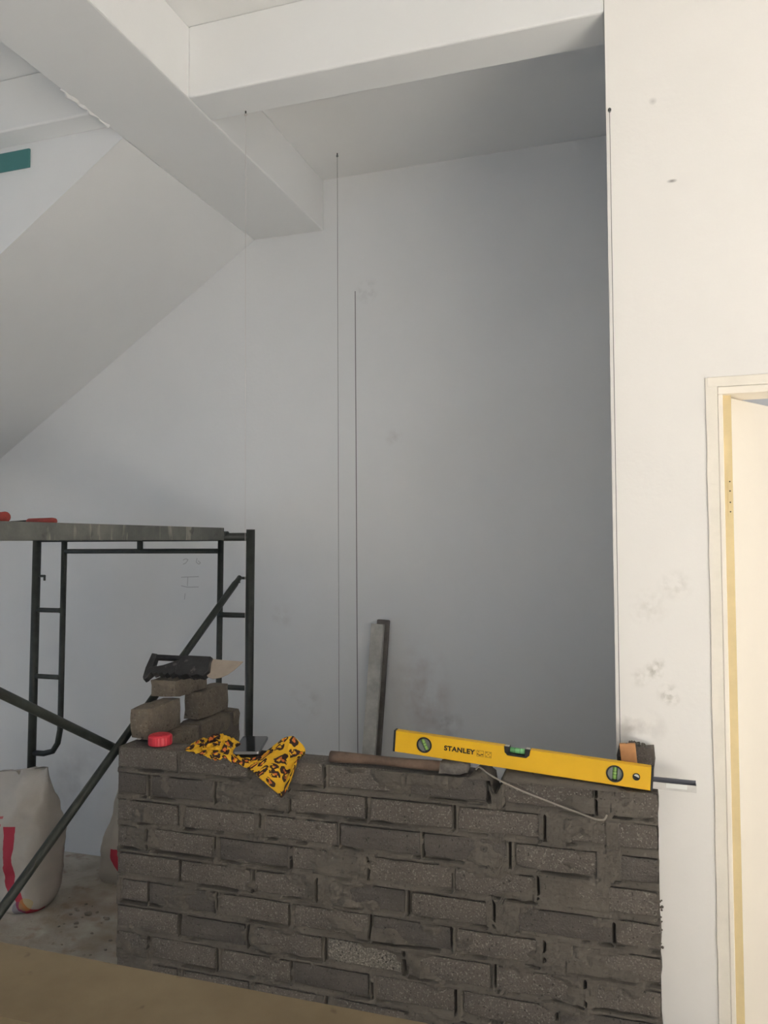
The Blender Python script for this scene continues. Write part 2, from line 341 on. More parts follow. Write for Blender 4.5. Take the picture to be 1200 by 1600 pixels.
link('jamb', bevel(boxes(((1.01, YW-.006, -H), (1.0299, YW+.11, .384))), .002), 'door', d1)
# leaf swung away, hinged on the left jamb
ang = math.radians(57); hx, hy = .2395, YW+.045
def leafp(a, b, t): return (hx + a*math.cos(ang) + t*math.sin(ang), hy + a*math.sin(ang) - t*math.cos(ang), b)
bm = bmesh.new(); prism(bm, [(0, -H+.01), (.76, -H+.01), (.76, .383), (0, .383)], (-.035, 0), leafp); bevel(bm, .002, 1)
leaf = link('door_leaf', bm, 'door', d1)
bm = boxes(((.226, YW+.0185, .06), (.2383, YW+.0197, .17)))
hg = link('hinge', bm, 'tan', d1); hg['label'] = 'painted hinge plate'
for zz in (.075, .10, .13, .155):
    b2 = bmesh.new(); bmesh.ops.create_uvsphere(b2, u_segments=8, v_segments=5, radius=.002, matrix=Matrix.Translation((.231, YW+.0178, zz)))
    link('screw', b2, 'steel', hg)

# ------------------------------------------------------------ brick wall
ROWS = [
[(-1.579, -1.363), (-1.354, -1.118), (-1.107, -0.878), (-0.862, -0.643), (-0.622, -0.401), (-0.357, -0.124), (-0.075, 0.037)],
[(-1.579, -1.473), (-1.457, -1.239), (-1.225, -0.993), (-0.983, -0.749), (-0.738, -0.496), (-0.485, -0.258), (-0.192, 0.035)],
[(-1.58, -1.36), (-1.34, -1.088), (-1.078, -0.835), (-0.829, -0.589), (-0.581, -0.35), (-0.331, -0.111), (-0.075, 0.035)],
[(-1.575, -1.472), (-1.458, -1.238), (-1.216, -0.989), (-0.979, -0.752), (-0.738, -0.499), (-0.495, -0.27), (-0.193, 0.032)],
[(-1.579, -1.355), (-1.35, -1.111), (-1.101, -0.902), (-0.855, -0.634), (-0.619, -0.395), (-0.33, -0.08), (-0.076, 0.038)],
[(-1.566, -1.468), (-1.464, -1.233), (-1.218, -0.989), (-0.973, -0.741), (-0.732, -0.504), (-0.49, -0.264), (-0.193, 0.037)],
[(-1.578, -1.359), (-1.35, -1.128), (-1.111, -0.883), (-0.869, -0.646), (-0.629, -0.396), (-0.384, -0.153), (-0.135, 0.035)],
[(-1.572, -1.467), (-1.453, -1.228), (-1.209, -0.983), (-0.975, -0.742), (-0.721, -0.495), (-0.474, -0.228), (-0.217, 0.037)],
[(-1.575, -1.36), (-1.345, -1.12), (-1.105, -0.872), (-0.856, -0.632), (-0.61, -0.388), (-0.37, -0.14), (-0.125, 0.037)],
[(-1.572, -1.467), (-1.45, -1.225), (-1.21, -0.985), (-0.97, -0.742), (-0.728, -0.498), (-0.48, -0.25), (-0.23, 0.037)],
[(-1.575, -1.355), (-1.34, -1.115), (-1.1, -0.872), (-0.856, -0.632), (-0.61, -0.388), (-0.37, -0.14), (-0.125, 0.037)],
]
PITCHZ, ZT = .0820, -.638
wall_mid = thing('wall_middle', 'half-built grey cement brick partition wall with squeezed-out mortar', None, (-.77, YB+.05, -H), kind='structure')
def brick_bm(L, W, Hh, seed, rough=.0016):
    """rough brick centred at the origin; length x, width y, height z"""
    bm = bmesh.new(); nx, ny, nz = (7, 2, 3) if L > .15 else (4, 2, 3)
    idx = {}
    def vert(i, j, k):
        if (i, j, k) in idx: return idx[i, j, k]
        p = Vector(((i/nx-.5)*L, (j/ny-.5)*W, (k/nz-.5)*Hh))
        ext = (i in (0, nx)) + (j in (0, ny)) + (k in (0, nz))
        if ext >= 2:
            c = .0035 + .003*random.random()*(ext-1)
            if i in (0, nx): p.x -= math.copysign(c, p.x)*.7
            if j in (0, ny): p.y -= math.copysign(c, p.y)*.7
            if k in (0, nz): p.z -= math.copysign(c, p.z)*.7
        q = p*28 + Vector((seed*3.1, seed*1.7, seed))
        p += Vector((noise.noise(q), noise.noise(q+Vector((9, 0, 0))), noise.noise(q+Vector((0, 9, 0)))))*rough
        idx[i, j, k] = bm.verts.new(p); return idx[i, j, k]
    for i in range(nx):
        for k in range(nz):
            for j in (0, ny): bm.faces.new([vert(*t) for t in ((i, j, k), (i+1, j, k), (i+1, j, k+1), (i, j, k+1))])
    for j in range(ny):
        for k in range(nz):
            for i in (0, nx): bm.faces.new([vert(*t) for t in ((i, j, k), (i, j+1, k), (i, j+1, k+1), (i, j, k+1))])
    for i in range(nx):
        for j in range(ny):
            for k in (0, nz): bm.faces.new([vert(*t) for t in ((i, j, k), (i+1, j, k), (i+1, j+1, k), (i, j+1, k))])
    return bm
def place_brick(c, L, W, Hh, m, parent, rz=0, tilt=0, seed=None, rough=.0016, name='brick'):
    bm = brick_bm(L, W, Hh, random.random()*50 if seed is None else seed, rough)
    mtx = Matrix.Translation(c) @ Matrix.Rotation(rz, 4, 'Z') @ Matrix.Rotation(tilt, 4, 'Y')
    bmesh.ops.transform(bm, matrix=mtx, verts=bm.verts)
    return link(name, bm, m, parent)
pale = {(6, 3), (4, 1), (7, 4), (3, 1), (0, 5)}
rects = []
for r, row in enumerate(ROWS):
    zt = ZT - PITCHZ*r; hh = .0655
    for k, (a, b) in enumerate(row):
        dz = random.uniform(-.0015, .0015); y0 = YB + random.uniform(-.0015, .0025)
        m = 'brick_light' if (r, k) == (6, 3) else ('brick_dark' if random.random() < .3 and (r, k) not in pale else 'brick')
        place_brick(((a+b)/2, y0+.05, zt-hh/2+dz), b-a, .10, hh, m, wall_mid, 0, random.uniform(-.006, .006))
        rects.append((a, b, zt-hh+dz, zt+dz, r))
# the return at the left end runs back under the stairs
for r in range(11):
    zt = ZT - PITCHZ*r
    for (a, b) in ([(2.236, 2.452), (2.466, 2.68), (2.692, 2.75)] if r % 2 == 0 else [(2.236, 2.34), (2.354, 2.57), (2.584, 2.75)]):
        place_brick((-1.53+random.uniform(-.001, .001), (a+b)/2, zt-.0655/2), b-a, .098, .0655, 'brick_loose' if r == 0 else random.choice(('brick', 'brick_dark', 'brick')), wall_mid, math.pi/2)
# mortar: a relief that bulges over brick edges, cracks at others
x0, x1, z0, z1 = -1.578, .034, -H, ZT-.004
nx, nz = 330, 186
smear = [(-.256, -.195, 1), (-.085, -.075, 1), (-.11, -.07, 2), (-.27, -.20, 3), (-.395, -.33, 4), (-.264, -.195, 5), (-.153, -.13, 6), (-.22, -.10, 3), (-.9, -.86, 4), (-1.09, -1.075, 2)]
cracks = {}
for a, b, zb_, zt_, r in rects: cracks[(r, b)] = random.random()
ztop = lambda x: z1 - .040*max(0, 1-abs(x+.379)/.024)
grid = []
for i in range(nx+1):
    col = []; x = x0 + (x1-x0)*i/nx
    for j in range(nz+1):
        z = z0 + (ztop(x)-z0)*j/nz
        r = min(10, max(0, int((ZT - z)/PITCHZ))); inside = False; edge = 1; bot = 1; jn = None
        for rr in (r,):
            for a, b in ROWS[rr]:
                zt_ = ZT-PITCHZ*rr; zb_ = zt_-.0655
                if a-.004 < x < b+.004 and zb_-.003 < z < zt_+.003:
                    inside = True; edge = min(x-a, b-x, zt_-z, z-zb_)
                if 0 < x-b < .03 and zb_ < z < zt_: jn = (rr, b, x-b)
                if a < x < b and 0 <= zb_-z < .008: bot = zb_-z
        y = .0018 + .0042*fbm(x*9, z*24) + .0025*fbm(x*45, z*60, 3)
        s = fbm(x*4.2+3, z*8.5+1, 7) + .45*fbm(x*16, z*22, 2)
        if inside:
            y = .012 if edge > .003 else .006
            if s > .16 and not (r == 0 and x < -.9): y = min(y, .006 - (s-.16)*.026 + .003*fbm(x*40, z*40, 5))
        else:
            if s > .30: y -= min(.006, (s-.30)*.015)
        for (sa, sb, sr) in smear:
            if sr == r and sa-.012 < x < sb+.012: y = min(y, -.0005 + .002*fbm(x*50, z*50))
        if not inside and bot < .0052: y = max(y, .002 + .017*max(0, min(1, (fbm(x*7.3+11, z*14, 1)+.02)*3.5)))          # dark crack under a brick
        if jn and cracks.get((jn[0], jn[1]), 1) < .8 and (.0055 < jn[2] < .0108 if cracks[(jn[0], jn[1])] < .4 else jn[2] < .0052) and fbm(x*8+jn[1]*30, z*22, 4) > -.22: y = .026   # raked vertical joint
        col.append((x, YB + max(-.008, y), z))
    grid.append(col)
bm = bmesh.new(); V = [[bm.verts.new(p) for p in c] for c in grid]
for i in range(nx):
    for j in range(nz): bm.faces.new((V[i][j], V[i+1][j], V[i+1][j+1], V[i][j+1]))
yb_ = YB+.096
def skirt(line):
    B = [bm.verts.new((v.co.x, yb_, v.co.z)) for v in line]
    for k in range(len(line)-1): bm.faces.new((line[k], line[k+1], B[k+1], B[k]))
    return B
L_ = skirt(V[0]); R_ = skirt(V[-1]); T_ = skirt([c[-1] for c in V])
Bk = [bm.verts.new((v.co.x, yb_, z0)) for v in T_]
for k in range(len(T_)-1): bm.faces.new((Bk[k], Bk[k+1], T_[k+1], T_[k]))
box(bm, (-1.574, 2.222, -H), (-1.486, 2.745, ZT-.008))
# mortar between wall end and plastered wall
box(bm, (-.06, YB+.094, -H), (.03, YW-.0005, ZT-.02))
mo = link('mortar', bm, 'mortar', wall_mid, smooth=False); mo['kind'] = 'stuff'
# mortar bed dropped on the top course, right half, with a gap
bm = bmesh.new(); NX, NY = 90, 9; G = []
for i in range(NX+1):
    x = -.455 + (.455-.055)*i/NX; row = []
    lvl = -.589 - .0687*(x+.669)
    for j in range(NY+1):
        y = YB+.002 + .098*j/NY; e = min(1, 4*min(j, NY-j)/NY)
        top = ZT + .026 + .010*fbm(x*14, y*14) + .006*fbm(x*40, y*40, 2)
        gap = max(0, min(1, (abs(x+.379+.005*fbm(y*60, 3))-.014)/.014))
        hgt = (top-ZT)*gap*min(1, i/8)*min(1, (NX-i)/7)*(.30+.70*e) - .004
        z = min(ZT + hgt, lvl-.004)
        row.append(bm.verts.new((x, y - .004*(1-e), max(ZT-.004, z) if gap > .02 else ztop(x)-.002)))
    G.append(row)
for i in range(NX):
    for j in range(NY): bm.faces.new((G[i][j], G[i+1][j], G[i+1][j+1], G[i][j+1]))
for i in range(NX):
    for j in (0, NY):
        a, b = G[i][j], G[i+1][j]
        if min(a.co.z, b.co.z) < ZT-.005: continue
        bm.faces.new((a, b, bm.verts.new((b.co.x, b.co.y, ZT-.006)), bm.verts.new((a.co.x, a.co.y, ZT-.006))))
mb_ = link('mortar', bm, 'mortar', wall_mid, smooth=True); mb_['kind'] = 'stuff'
# upright rough brick closing the wall against the plastered wall, mortar crumbs on its head
place_brick((-.0175, 2.216, -.590), .094, .040, .096, 'brick_dark', wall_mid, 0, .02, rough=.004)
bm = bmesh.new()
for k in range(22):
    t = random.random(); bmesh.ops.create_icosphere(bm, subdivisions=1, radius=random.uniform(.002, .0042), matrix=Matrix.Translation((-.034+.042*t, 2.214+random.uniform(-.012, .012), -.5385-.004*t+random.uniform(-.002, .003))))
for v in bm.verts: v.co += Vector((noise.noise(v.co*200), 0, noise.noise(v.co*210)))*.003
cr = link('mortar_crumbs', bm, 'mortar', wall_mid); cr['kind'] = 'stuff'
# slop of mortar on the plastered wall right of the lower courses
bm = bmesh.new()
for k in range(14):
    z = random.choice((-1.03, -.93, -.94, -.98, -1.0)) + random.uniform(-.02, .02); x = .034+random.uniform(0, .006)
    bmesh.ops.create_icosphere(bm, subdivisions=1, radius=random.uniform(.002, .0045), matrix=Matrix.Translation((x, YB+.10+random.uniform(-.07, .01), z)))
sl = link('mortar_slop', bm, 'mortar', wall_mid); sl['kind'] = 'stuff'

# ------------------------------------------------------------ loose bricks on the return wall
def loose(c, L, W, Hh, rz, label, tilt=0, rough=.0042):
    bm = brick_bm(L, W, Hh, random.random()*50, rough)
    for v in bm.verts: v.co = Matrix.Rotation(rz, 3, 'Z') @ Matrix.Rotation(tilt, 3, 'Y') @ v.co
    o = link('loose_brick', bm, 'brick_loose', local=True); o.location = Vector(c)+LIFT
    return tag(o, label, 'brick', 'loose bricks piled on the wall end')
E0 = ZT+.0018
loose((-1.552, 2.292, E0+.0515), .205, .072, .103, math.pi/2+.03, 'loose brick set on edge nearest the end of the wall, behind the red cap')
loose((-1.537, 2.592, E0+.0515), .212, .066, .103, math.pi/2-.02, 'loose brick on edge, rear right of the pile, beside the scaffold post')
loose((-1.563, 2.452, E0+.1035+.0335), .215, .104, .064, math.pi/2+.02, 'loose brick lying flat across the two others, under the saw')

# ------------------------------------------------------------ old saw on top of the pile
a0 = E0+.1035+.0665
saw = thing('hand_saw', 'old saw with dirty black handle and pale dusty blade on top of the loose bricks', 'saw', (-1.63, 2.352, a0+.002))
tl = math.radians(50); ct, st = math.cos(tl), math.sin(tl)
def sawp(a, b, t): return (a, b*ct - t*st, b*st + t*ct)
bm = bmesh.new(); T = (0, .020)
K = 1.33
hk = lambda pts: [(x_, y_*K) for x_, y_ in pts]
prism(bm, hk([(.0, .062), (.235, .060), (.235, .050), (.0, .050)]), T, sawp)                       # straight back
prism(bm, hk([(-.008, .064), (.016, .062), (.016, .030), (.020, .018), (.016, -.010), (.006, -.016), (-.002, -.008), (-.006, .02)]), (-.002, .022), sawp)   # butt
gp = [(.008, .020), (.060, .028), (.095, .038), (.118, .050), (.135, .044), (.124, .014)]
for i in range(9): gp += [(.112-.011*i, .000 if i % 2 else .009)]
gp += [(.012, -.010), (.002, -.006)]
prism(bm, hk(gp), (-.004, .024), sawp)                                                            # serrated grip
prism(bm, hk([(.125, .060), (.232, .060), (.236, .040), (.244, .018), (.225, .002), (.205, .008), (.185, .0), (.165, .008), (.145, .0), (.120, .004), (.112, .03)]), (-.005, .026), sawp)
bevel(bm, .0022, 1)
link('handle', bm, 'saw_handle', saw, local=True)
bm = bmesh.new()
prism(bm, hk([(.228, .058), (.352, .055), (.345, .046), (.330, .030), (.312, .016), (.290, .006), (.262, .001), (.240, .006), (.225, .02)]), (.010, .0115), sawp)
bl = link('blade', bm, 'blade', saw, local=True)
for a_, b_ in ((.205, .045), (.180, .028), (.215, .022)):
    bm = bmesh.new(); c = Vector(sawp(a_, b_*K, -.006)); n_ = Vector(sawp(0, 0, -1)); tube(bm, [c, c+n_*.002], .004, 10); link('rivet', bm, 'alu', saw, local=True)

# ------------------------------------------------------------ red cap
cap = thing('bottle_cap', 'red plastic bottle cap on the left end of the brick wall', 'cap', (-1.455, 2.172, ZT+.0015))
bm = bmesh.new(); prof = [(0, .0), (.0355, .0), (.0365, .002), (.0365, .026), (.034, .030), (.030, .0315), (0, .0318)]; sg = 48
rings = []
for r_, z_ in prof:
    if r_ == 0: rings.append([bm.verts.new((0, 0, z_))]); continue
    rings.append([bm.verts.new(((r_+(.0009 if (k % 2 and .001 < z_ < .027) else 0))*math.cos(2*math.pi*k/sg), (r_+(.0009 if (k % 2 and .001 < z_ < .027) else 0))*math.sin(2*math.pi*k/sg), z_)) for k in range(sg)])
for a, b in zip(rings, rings[1:]):
    for k in range(sg):
        q = [a[k % len(a)], a[(k+1) % len(a)], b[(k+1) % len(b)], b[k % len(b)]]; u_ = []
        for v in q:
            if v not in u_: u_.append(v)
        bm.faces.new(u_)
link('shell', bm, 'red', cap, local=True)
bm = bmesh.new(); tube(bm, [(0, 0, .0318), (0, 0, .0330)], .024, 32); link('raised_disc', bm, 'red', cap, local=True)

# ------------------------------------------------------------ leopard cloth
top = [(-1.327, -.619), (-1.300, -.607), (-1.272, -.600), (-1.246, -.590), (-1.222, -.592), (-1.195, -.601), (-1.172, -.612), (-1.145, -.634), (-1.118, -.637), (-1.092, -.634), (-1.063, -.616), (-1.032, -.592), (-1.000, -.577), (-.980, -.586), (-.954, -.614), (-.966, -.650)]
bot = [(-1.318, -.628), (-1.285, -.634), (-1.255, -.638), (-1.230, -.646), (-1.204, -.648), (-1.185, -.638), (-1.162, -.650), (-1.138, -.655), (-1.118, -.661), (-1.096, -.668), (-1.070, -.683), (-1.045, -.702), (-1.012, -.724), (-.988, -.731), (-.958, -.655), (-.976, -.712)]
def cat(P, t):
    n_ = len(P)-1; f = min(max(t*n_, 0), n_-1e-6); i = int(f); u_ = f-i
    p = [P[min(max(i+k, 0), n_)] for k in (-1, 0, 1, 2)]
    return [.5*((2*p[1][c])+(-p[0][c]+p[2][c])*u_+(2*p[0][c]-5*p[1][c]+4*p[2][c]-p[3][c])*u_*u_+(-p[0][c]+3*p[1][c]-3*p[2][c]+p[3][c])*u_**3) for c in (0, 1)]
NU, NV = 130, 30
bm = bmesh.new(); G = []; uvl = bm.loops.layers.uv.new('UVMap'); uvs = {}
arc = 0; prev = None
for i in range(NU+1):
    t = i/NU; tx, tz = cat(top, t); bx, bz = cat(bot, t); row = []
    bunch = max(0, 1-abs(t-.205)/.225); sheet = max(0, min(1, (t-.58)/.14))
    if prev is not None: arc += max(.0025, abs(tx-prev)*.9)
    prev = tx
    for j in range(NV+1):
        v = j/NV
        x = tx+(bx-tx)*v; z = tz+(bz-tz)*v
        yy = YB+.055 - .072*min(1, v*1.25)**.9
        f = (bunch*.017+.003)*(math.sin(t*120+5*fbm(t*12, v*4)+v*6)+.9*fbm(t*30, v*5, 2))*math.sin(math.pi*min(1, .12+v*.9))
        f += .007*sheet*math.sin(v*7+t*38+2*fbm(t*8, v*3, 3))*(.3+v) + .006*fbm(t*22, v*7, 9)
        z += bunch*.009*fbm(t*40, v*4, 5)*(1 if v < .5 else .6)
        ztop = ZT+.0035+.004
        yy -= .006+max(0, f)*.8+.004*sheet
        z += f*.35*(1-v)
        if yy > YB-.004 and z < ztop: yy = min(yy, YB-.0035-.003*v)
        if z < ztop: yy = min(yy, YB-.009-abs(f)*.6)
        vv = bm.verts.new((x, yy, z)); uvs[vv] = (arc, v*(.035+.11*sheet+.05*bunch)*1.5 + .002*math.sin(i)); row.append(vv)
    G.append(row)
for i in range(NU):
    for j in range(NV):
        f = bm.faces.new((G[i][j], G[i+1][j], G[i+1][j+1], G[i][j+1]))
        for lp in f.loops: a_, b_ = uvs[lp.vert]; lp[uvl].uv = (a_*2.3, b_*4.4)
cl = link('leopard_cloth', bm, 'leopard', smooth=True, origin=(-1.12, YB+.02, ZT))
tag(cl, 'yellow leopard print cloth draped over the top edge of the brick wall', 'cloth')
md = cl.modifiers.new('thick', 'SOLIDIFY'); md.thickness = .0018; md.offset = 0

# ------------------------------------------------------------ phone lying on the cloth
ph = thing('mobile_phone', 'dark glossy phone lying on the leopard cloth', 'phone', (-1.143, 2.187, -.6155), (math.radians(2.0), 0, math.radians(17)))
def rrect(wx, wy, r, n=6):
    pts = []
    for cx, cy_, a_ in ((wx-r, wy-r, 0), (-wx+r, wy-r, 90), (-wx+r, -wy+r, 180), (wx-r, -wy+r, 270)):
        for k in range(n+1): t = math.radians(a_+90*k/n); pts.append((cx+r*math.cos(t), cy_+r*math.sin(t)))
    return pts
flat = lambda a, b, t: (a, b, t)
bm = bmesh.new(); prism(bm, rrect(.040, .080, .008), (-.0085, -.0005), flat); bevel(bm, .0006, 1); link('body', bm, 'phone_side', ph, local=True)
bm = bmesh.new(); prism(bm, rrect(.0392, .0792, .0075), (-.0006, .0006), flat); link('screen', bm, 'glass', ph, local=True)

# ------------------------------------------------------------ club hammer
hm = thing('hammer', 'cement-caked hammer with worn wooden handle lying under the yellow level', 'hammer', (-.66, 2.141, ZT+.002))
bm = bmesh.new(); pts = []; rs = []
for i in range(13):
    t = i/12; pts.append((-.200+.345*t, -.004+.002*math.sin(t*5), .0165+.0005*math.sin(t*7))); rs.append(.0150-.0022*t+.0012*math.cos(t*7))
tube(bm, pts, rs, 14); link('handle', bm, 'wood_handle', hm, smooth=True, local=True)
bm = brick_bm(.078, .070, .034, 3.3, .003); bmesh.ops.transform(bm, matrix=Matrix.Translation((.166, .006, .0172)), verts=bm.verts); bevel(bm, .0015, 1)
link('head', bm, 'stone_steel', hm, local=True)

# ------------------------------------------------------------ spirit level
LV = thing('spirit_level', 'yellow spirit level with black lettering resting on the brick wall', 'level', (-.6695, 2.130, -.5880), (0, math.atan(.0687), 0))
LL, LH, LT = .6930, .0585, .0225
# body with round vial windows: front web built as rails plus plate with holes
def plate_with_holes(x0, x1, z0, z1, holes, y):
    bm = bmesh.new(); edges = []
    def loop(pts):
        vs = [bm.verts.new((a, y, b)) for a, b in pts]
        for k in range(len(vs)): edges.append(bm.edges.new((vs[k], vs[(k+1) % len(vs)])))
    loop([(x0, z0), (x1, z0), (x1, z1)] + [(a_+MX, z1-d_) for a_, d_ in ((.395, 0), (.393, .014), (.385, .0215), (.335, .0215), (.327, .014), (.325, 0))] + [(x0, z1)])
    for cx, cz, r in holes: loop([(cx+r*math.cos(2*math.pi*k/36), cz+r*math.sin(2*math.pi*k/36)) for k in range(36)])
    bmesh.ops.triangle_fill(bm, edges=edges, use_beauty=True)
    ex = bmesh.ops.extrude_face_region(bm, geom=list(bm.faces)); vs = [g for g in ex['geom'] if isinstance(g, bmesh.types.BMVert)]
    bmesh.ops.translate(bm, verts=vs, vec=(0, LT-.001, 0)); return bm
HO = [(.0900, .0300, .0215), (.5990, .0290, .0215), (.6520, .0295, .0090)]; MX = -.0135
bm = plate_with_holes(.006, LL-.006, .0015, LH-.0015, HO, .0005)
link('body', bm, 'yellow', LV, local=True)
link('rail', bevel(boxes(((.006, 0, LH-.0014), (.325+MX, LT, LH)), ((.395+MX, 0, LH-.0014), (LL-.006, LT, LH))), .0004, 1), 'yellow', LV, local=True)
link('rail', bevel(boxes(((.006, 0, 0), (LL-.006, LT, .0014))), .0004, 1), 'yellow', LV, local=True)
for a, b in ((0, .0058), (LL-.0058, LL)):
    link('end_cap', bevel(boxes(((a, -.0006, -.0006), (b, LT+.0006, LH+.0006))), .0012, 2), 'black', LV, local=True)
def ring(bm, cx, cz, r0, r1, y0, y1, sg=40):
    vs = [[bm.verts.new((cx+r*math.cos(2*math.pi*k/sg), y, cz+r*math.sin(2*math.pi*k/sg))) for k in range(sg)] for r, y in ((r1, y1), (r1, y0), (r0, y0), (r0, y1))]
    for a, b in zip(vs, vs[1:]+vs[:1]):
        for k in range(sg): bm.faces.new((a[k], a[(k+1) % sg], b[(k+1) % sg], b[k]))
for (cx, cz, r), rotv in zip(HO[:2], (math.radians(30), 0)):
    bm = bmesh.new(); ring(bm, cx, cz, .0178, .0216, -.0012, LT+.0012); hs = link('vial_housing', bm, 'black', LV, local=True)
    bm = bmesh.new()                                      # holder: two grey cheeks either side of the vial
    for sgn in (-1, 1):
        pts = []
        for k in range(13):
            t = math.radians(-70+140*k/12); pts.append((sgn*(.0178*math.cos(t)), .0178*math.sin(t)))
        pts = [(p[0], p[1]) for p in pts if abs(p[0]) > .006]
        pts = [(cx+a_*math.cos(rotv)-b_*math.sin(rotv), cz+a_*math.sin(rotv)+b_*math.cos(rotv)) for a_, b_ in pts]
        prism(bm, pts, (.003, LT-.003))
    link('holder', bm, 'grey_plastic', hs, local=True)
    up_ = Vector((-math.sin(rotv), 0, math.cos(rotv))); c = Vector((cx, LT/2, cz))
    bm = bmesh.new(); tube(bm, [c-up_*.0165, c-up_*.0155, c+up_*.0155, c+up_*.0165], [.003, .0062, .0062, .003], 16); link('vial', bm, 'vial', hs, smooth=True, local=True)
    bm = bmesh.new()
    for s_ in (-.0038, .0038): tube(bm, [c+up_*(s_-.0005), c+up_*(s_+.0005)], .0064, 16)
    link('vial_line', bm, 'black', hs, local=True)
bm = bmesh.new()                                          # centre vial housing, let into the top edge
prism(bm, [(.325, LH-.0014), (.327, LH-.0154), (.335, LH-.0229), (.385, LH-.0229), (.393, LH-.0154), (.395, LH-.0014), (.395, LH), (.381, LH), (.381, LH-.0175), (.339, LH-.0175), (.339, LH), (.325, LH)], (-.0010, LT+.0010)); bmesh.ops.translate(bm, verts=bm.verts, vec=(MX, 0, 0))
hs = link('vial_housing', bm, 'black', LV, local=True)
bm = bmesh.new(); tube(bm, [(.3395, LT/2, LH-.0098), (.3405, LT/2, LH-.0098), (.3795, LT/2, LH-.0098), (.3805, LT/2, LH-.0098)], [.004, .0074, .0074, .004], 18); bmesh.ops.translate(bm, verts=bm.verts, vec=(MX, 0, 0)); link('vial', bm, 'vial_mid', hs, smooth=True, local=True)
bm = bmesh.new()
for xx in (.353+MX, .367+MX): tube(bm, [(xx-.0005, LT/2, LH-.0098), (xx+.0005, LT/2, LH-.0098)], .0077, 18)
link('vial_line', bm, 'black', hs, local=True)
for xx in (.332+MX, .388+MX): link('screw_tab', boxes(((xx-.006, .004, LH-.0001), (xx+.006, LT-.004, LH+.0008))), 'alu_pale', hs, local=True)
cx, cz, r = HO[2]
bm = bmesh.new(); ring(bm, cx, cz, .0068, .0092, -.0010, LT+.0010, 28); hh_ = link('hang_hole_ring', bm, 'black', LV, local=True)
hp = [(cx+.0068*math.cos(math.radians(a_)), cz+.0068*math.sin(math.radians(a_))) for a_ in range(-20, 161, 15)]
bm = bmesh.new(); prism(bm, hp, (.0015, .006)); link('hole_back', bm, 'white_bit', hh_, local=True)
hp = [(cx+.0068*math.cos(math.radians(a_)), cz+.0068*math.sin(math.radians(a_))) for a_ in range(160, 341, 15)]
bm = bmesh.new(); prism(bm, hp, (.0015, .006)); link('hole_back', bm, 'black', hh_, local=True)
# lettering
cu = bpy.data.curves.new('lettering', 'FONT'); cu.body = 'STANLEY'; cu.size = .0200; cu.offset = .0007; cu.extrude = .0002; cu.space_character = 1.06
to = bpy.data.objects.new('lettering', cu); C.objects.link(to); bpy.context.view_layer.update()
me = bpy.data.meshes.new_from_object(to.evaluated_get(bpy.context.evaluated_depsgraph_get())); bpy.data.objects.remove(to)
bm = bmesh.new(); bm.from_mesh(me)
xs = [v.co.x for v in bm.verts]; wdt = max(xs)-min(xs); mn = min(xs)
for v in bm.verts: v.co = Vector((.1470 + (v.co.x-mn)/wdt*.0865, -.0001 - v.co.z, .0245 + v.co.y*.90))
link('lettering', bm, 'print', LV, local=True)
bm = boxes(((.2310, -.0003, .0262), (.2345, .0002, .0285)), ((.2350, -.0003, .0240), (.2410, .0002, .0262)), ((.2415, -.0003, .0262), (.2470, .0002, .0285)), ((.2330, -.0003, .0330), (.2360, .0002, .0345)))
bmesh.ops.translate(bm, verts=bm.verts, vec=(.0085, 0, 0)); link('emblem', bm, 'print', LV, local=True)
bm = bmesh.new()
def frame_rect(x0_, z0_, x1_, z1_, t_=.0007):
    for a, b in (((x0_, z0_), (x1_, z0_+t_)), ((x0_, z1_-t_), (x1_, z1_)), ((x0_, z0_), (x0_+t_, z1_)), ((x1_-t_, z0_), (x1_, z1_))): box(bm, (a[0], -.0003, a[1]), (b[0], .0002, b[1]))
frame_rect(.2295, .0215, .2485, .0375); frame_rect(.2525, .0215, .2700, .0375)
for x_, z_, w_ in ((.2545, .0335, .004), (.2640, .0335, .004), (.2590, .0290, .0045), (.2545, .0240, .004), (.2640, .0240, .004)): box(bm, (x_, -.0003, z_), (x_+w_, .0002, z_+.0016))
bmesh.ops.translate(bm, verts=bm.verts, vec=(.0085, 0, 0)); link('emblem', bm, 'print_brown', LV, local=True)

# ------------------------------------------------------------ aluminium channel jutting out behind the level
ch = thing('aluminium_channel', 'short pale aluminium channel jutting past the right end of the wall', 'channel', (.0, 2.155, ZT+.0015), (0, math.radians(1.0), 0))
prof = [(0, 0), (.024, 0), (.024, .0250), (.0225, .0250), (.0225, .0015), (.0015, .0015), (.0015, .0175), (0, .0175)]
bm = bmesh.new(); prism(bm, prof, (-.12, .127), lambda a, b, t: (t, a, b)); link('web', bm, 'alu_pale', ch, local=True)
bm = boxes(((-.12, .0205, .0016), (.1265, .0224, .0246)), ((.1255, .0016, .0016), (.1268, .0204, .020))); link('inner_shade', bm, 'alu_shadow', ch, local=True)  # thin dark plates that paint the shade inside the channel
bm = boxes(((.055, -.0006, .006), (.105, .0, .0172))); link('label_strip', bm, 'white_bit', ch, local=True)

# ------------------------------------------------------------ timber offcut on the channel's back, against the upright brick
wo = thing('timber_offcut', 'small orange timber offcut standing between the level and the rough end brick', 'timber', (-.030, 2.1845, ZT+.0015), (0, math.radians(-5), 0))
bm = boxes(((-.020, -.0025, 0), (.020, .0090, .103))); bevel(bm, .0012, 1); link('block', bm, 'timber', wo, local=True)
bm = bmesh.new(); tube(bm, [(-.002, .003, .1028), (-.002, .003, .1036)], .0025, 10); link('nail_hole', bm, 'black', wo, local=True)

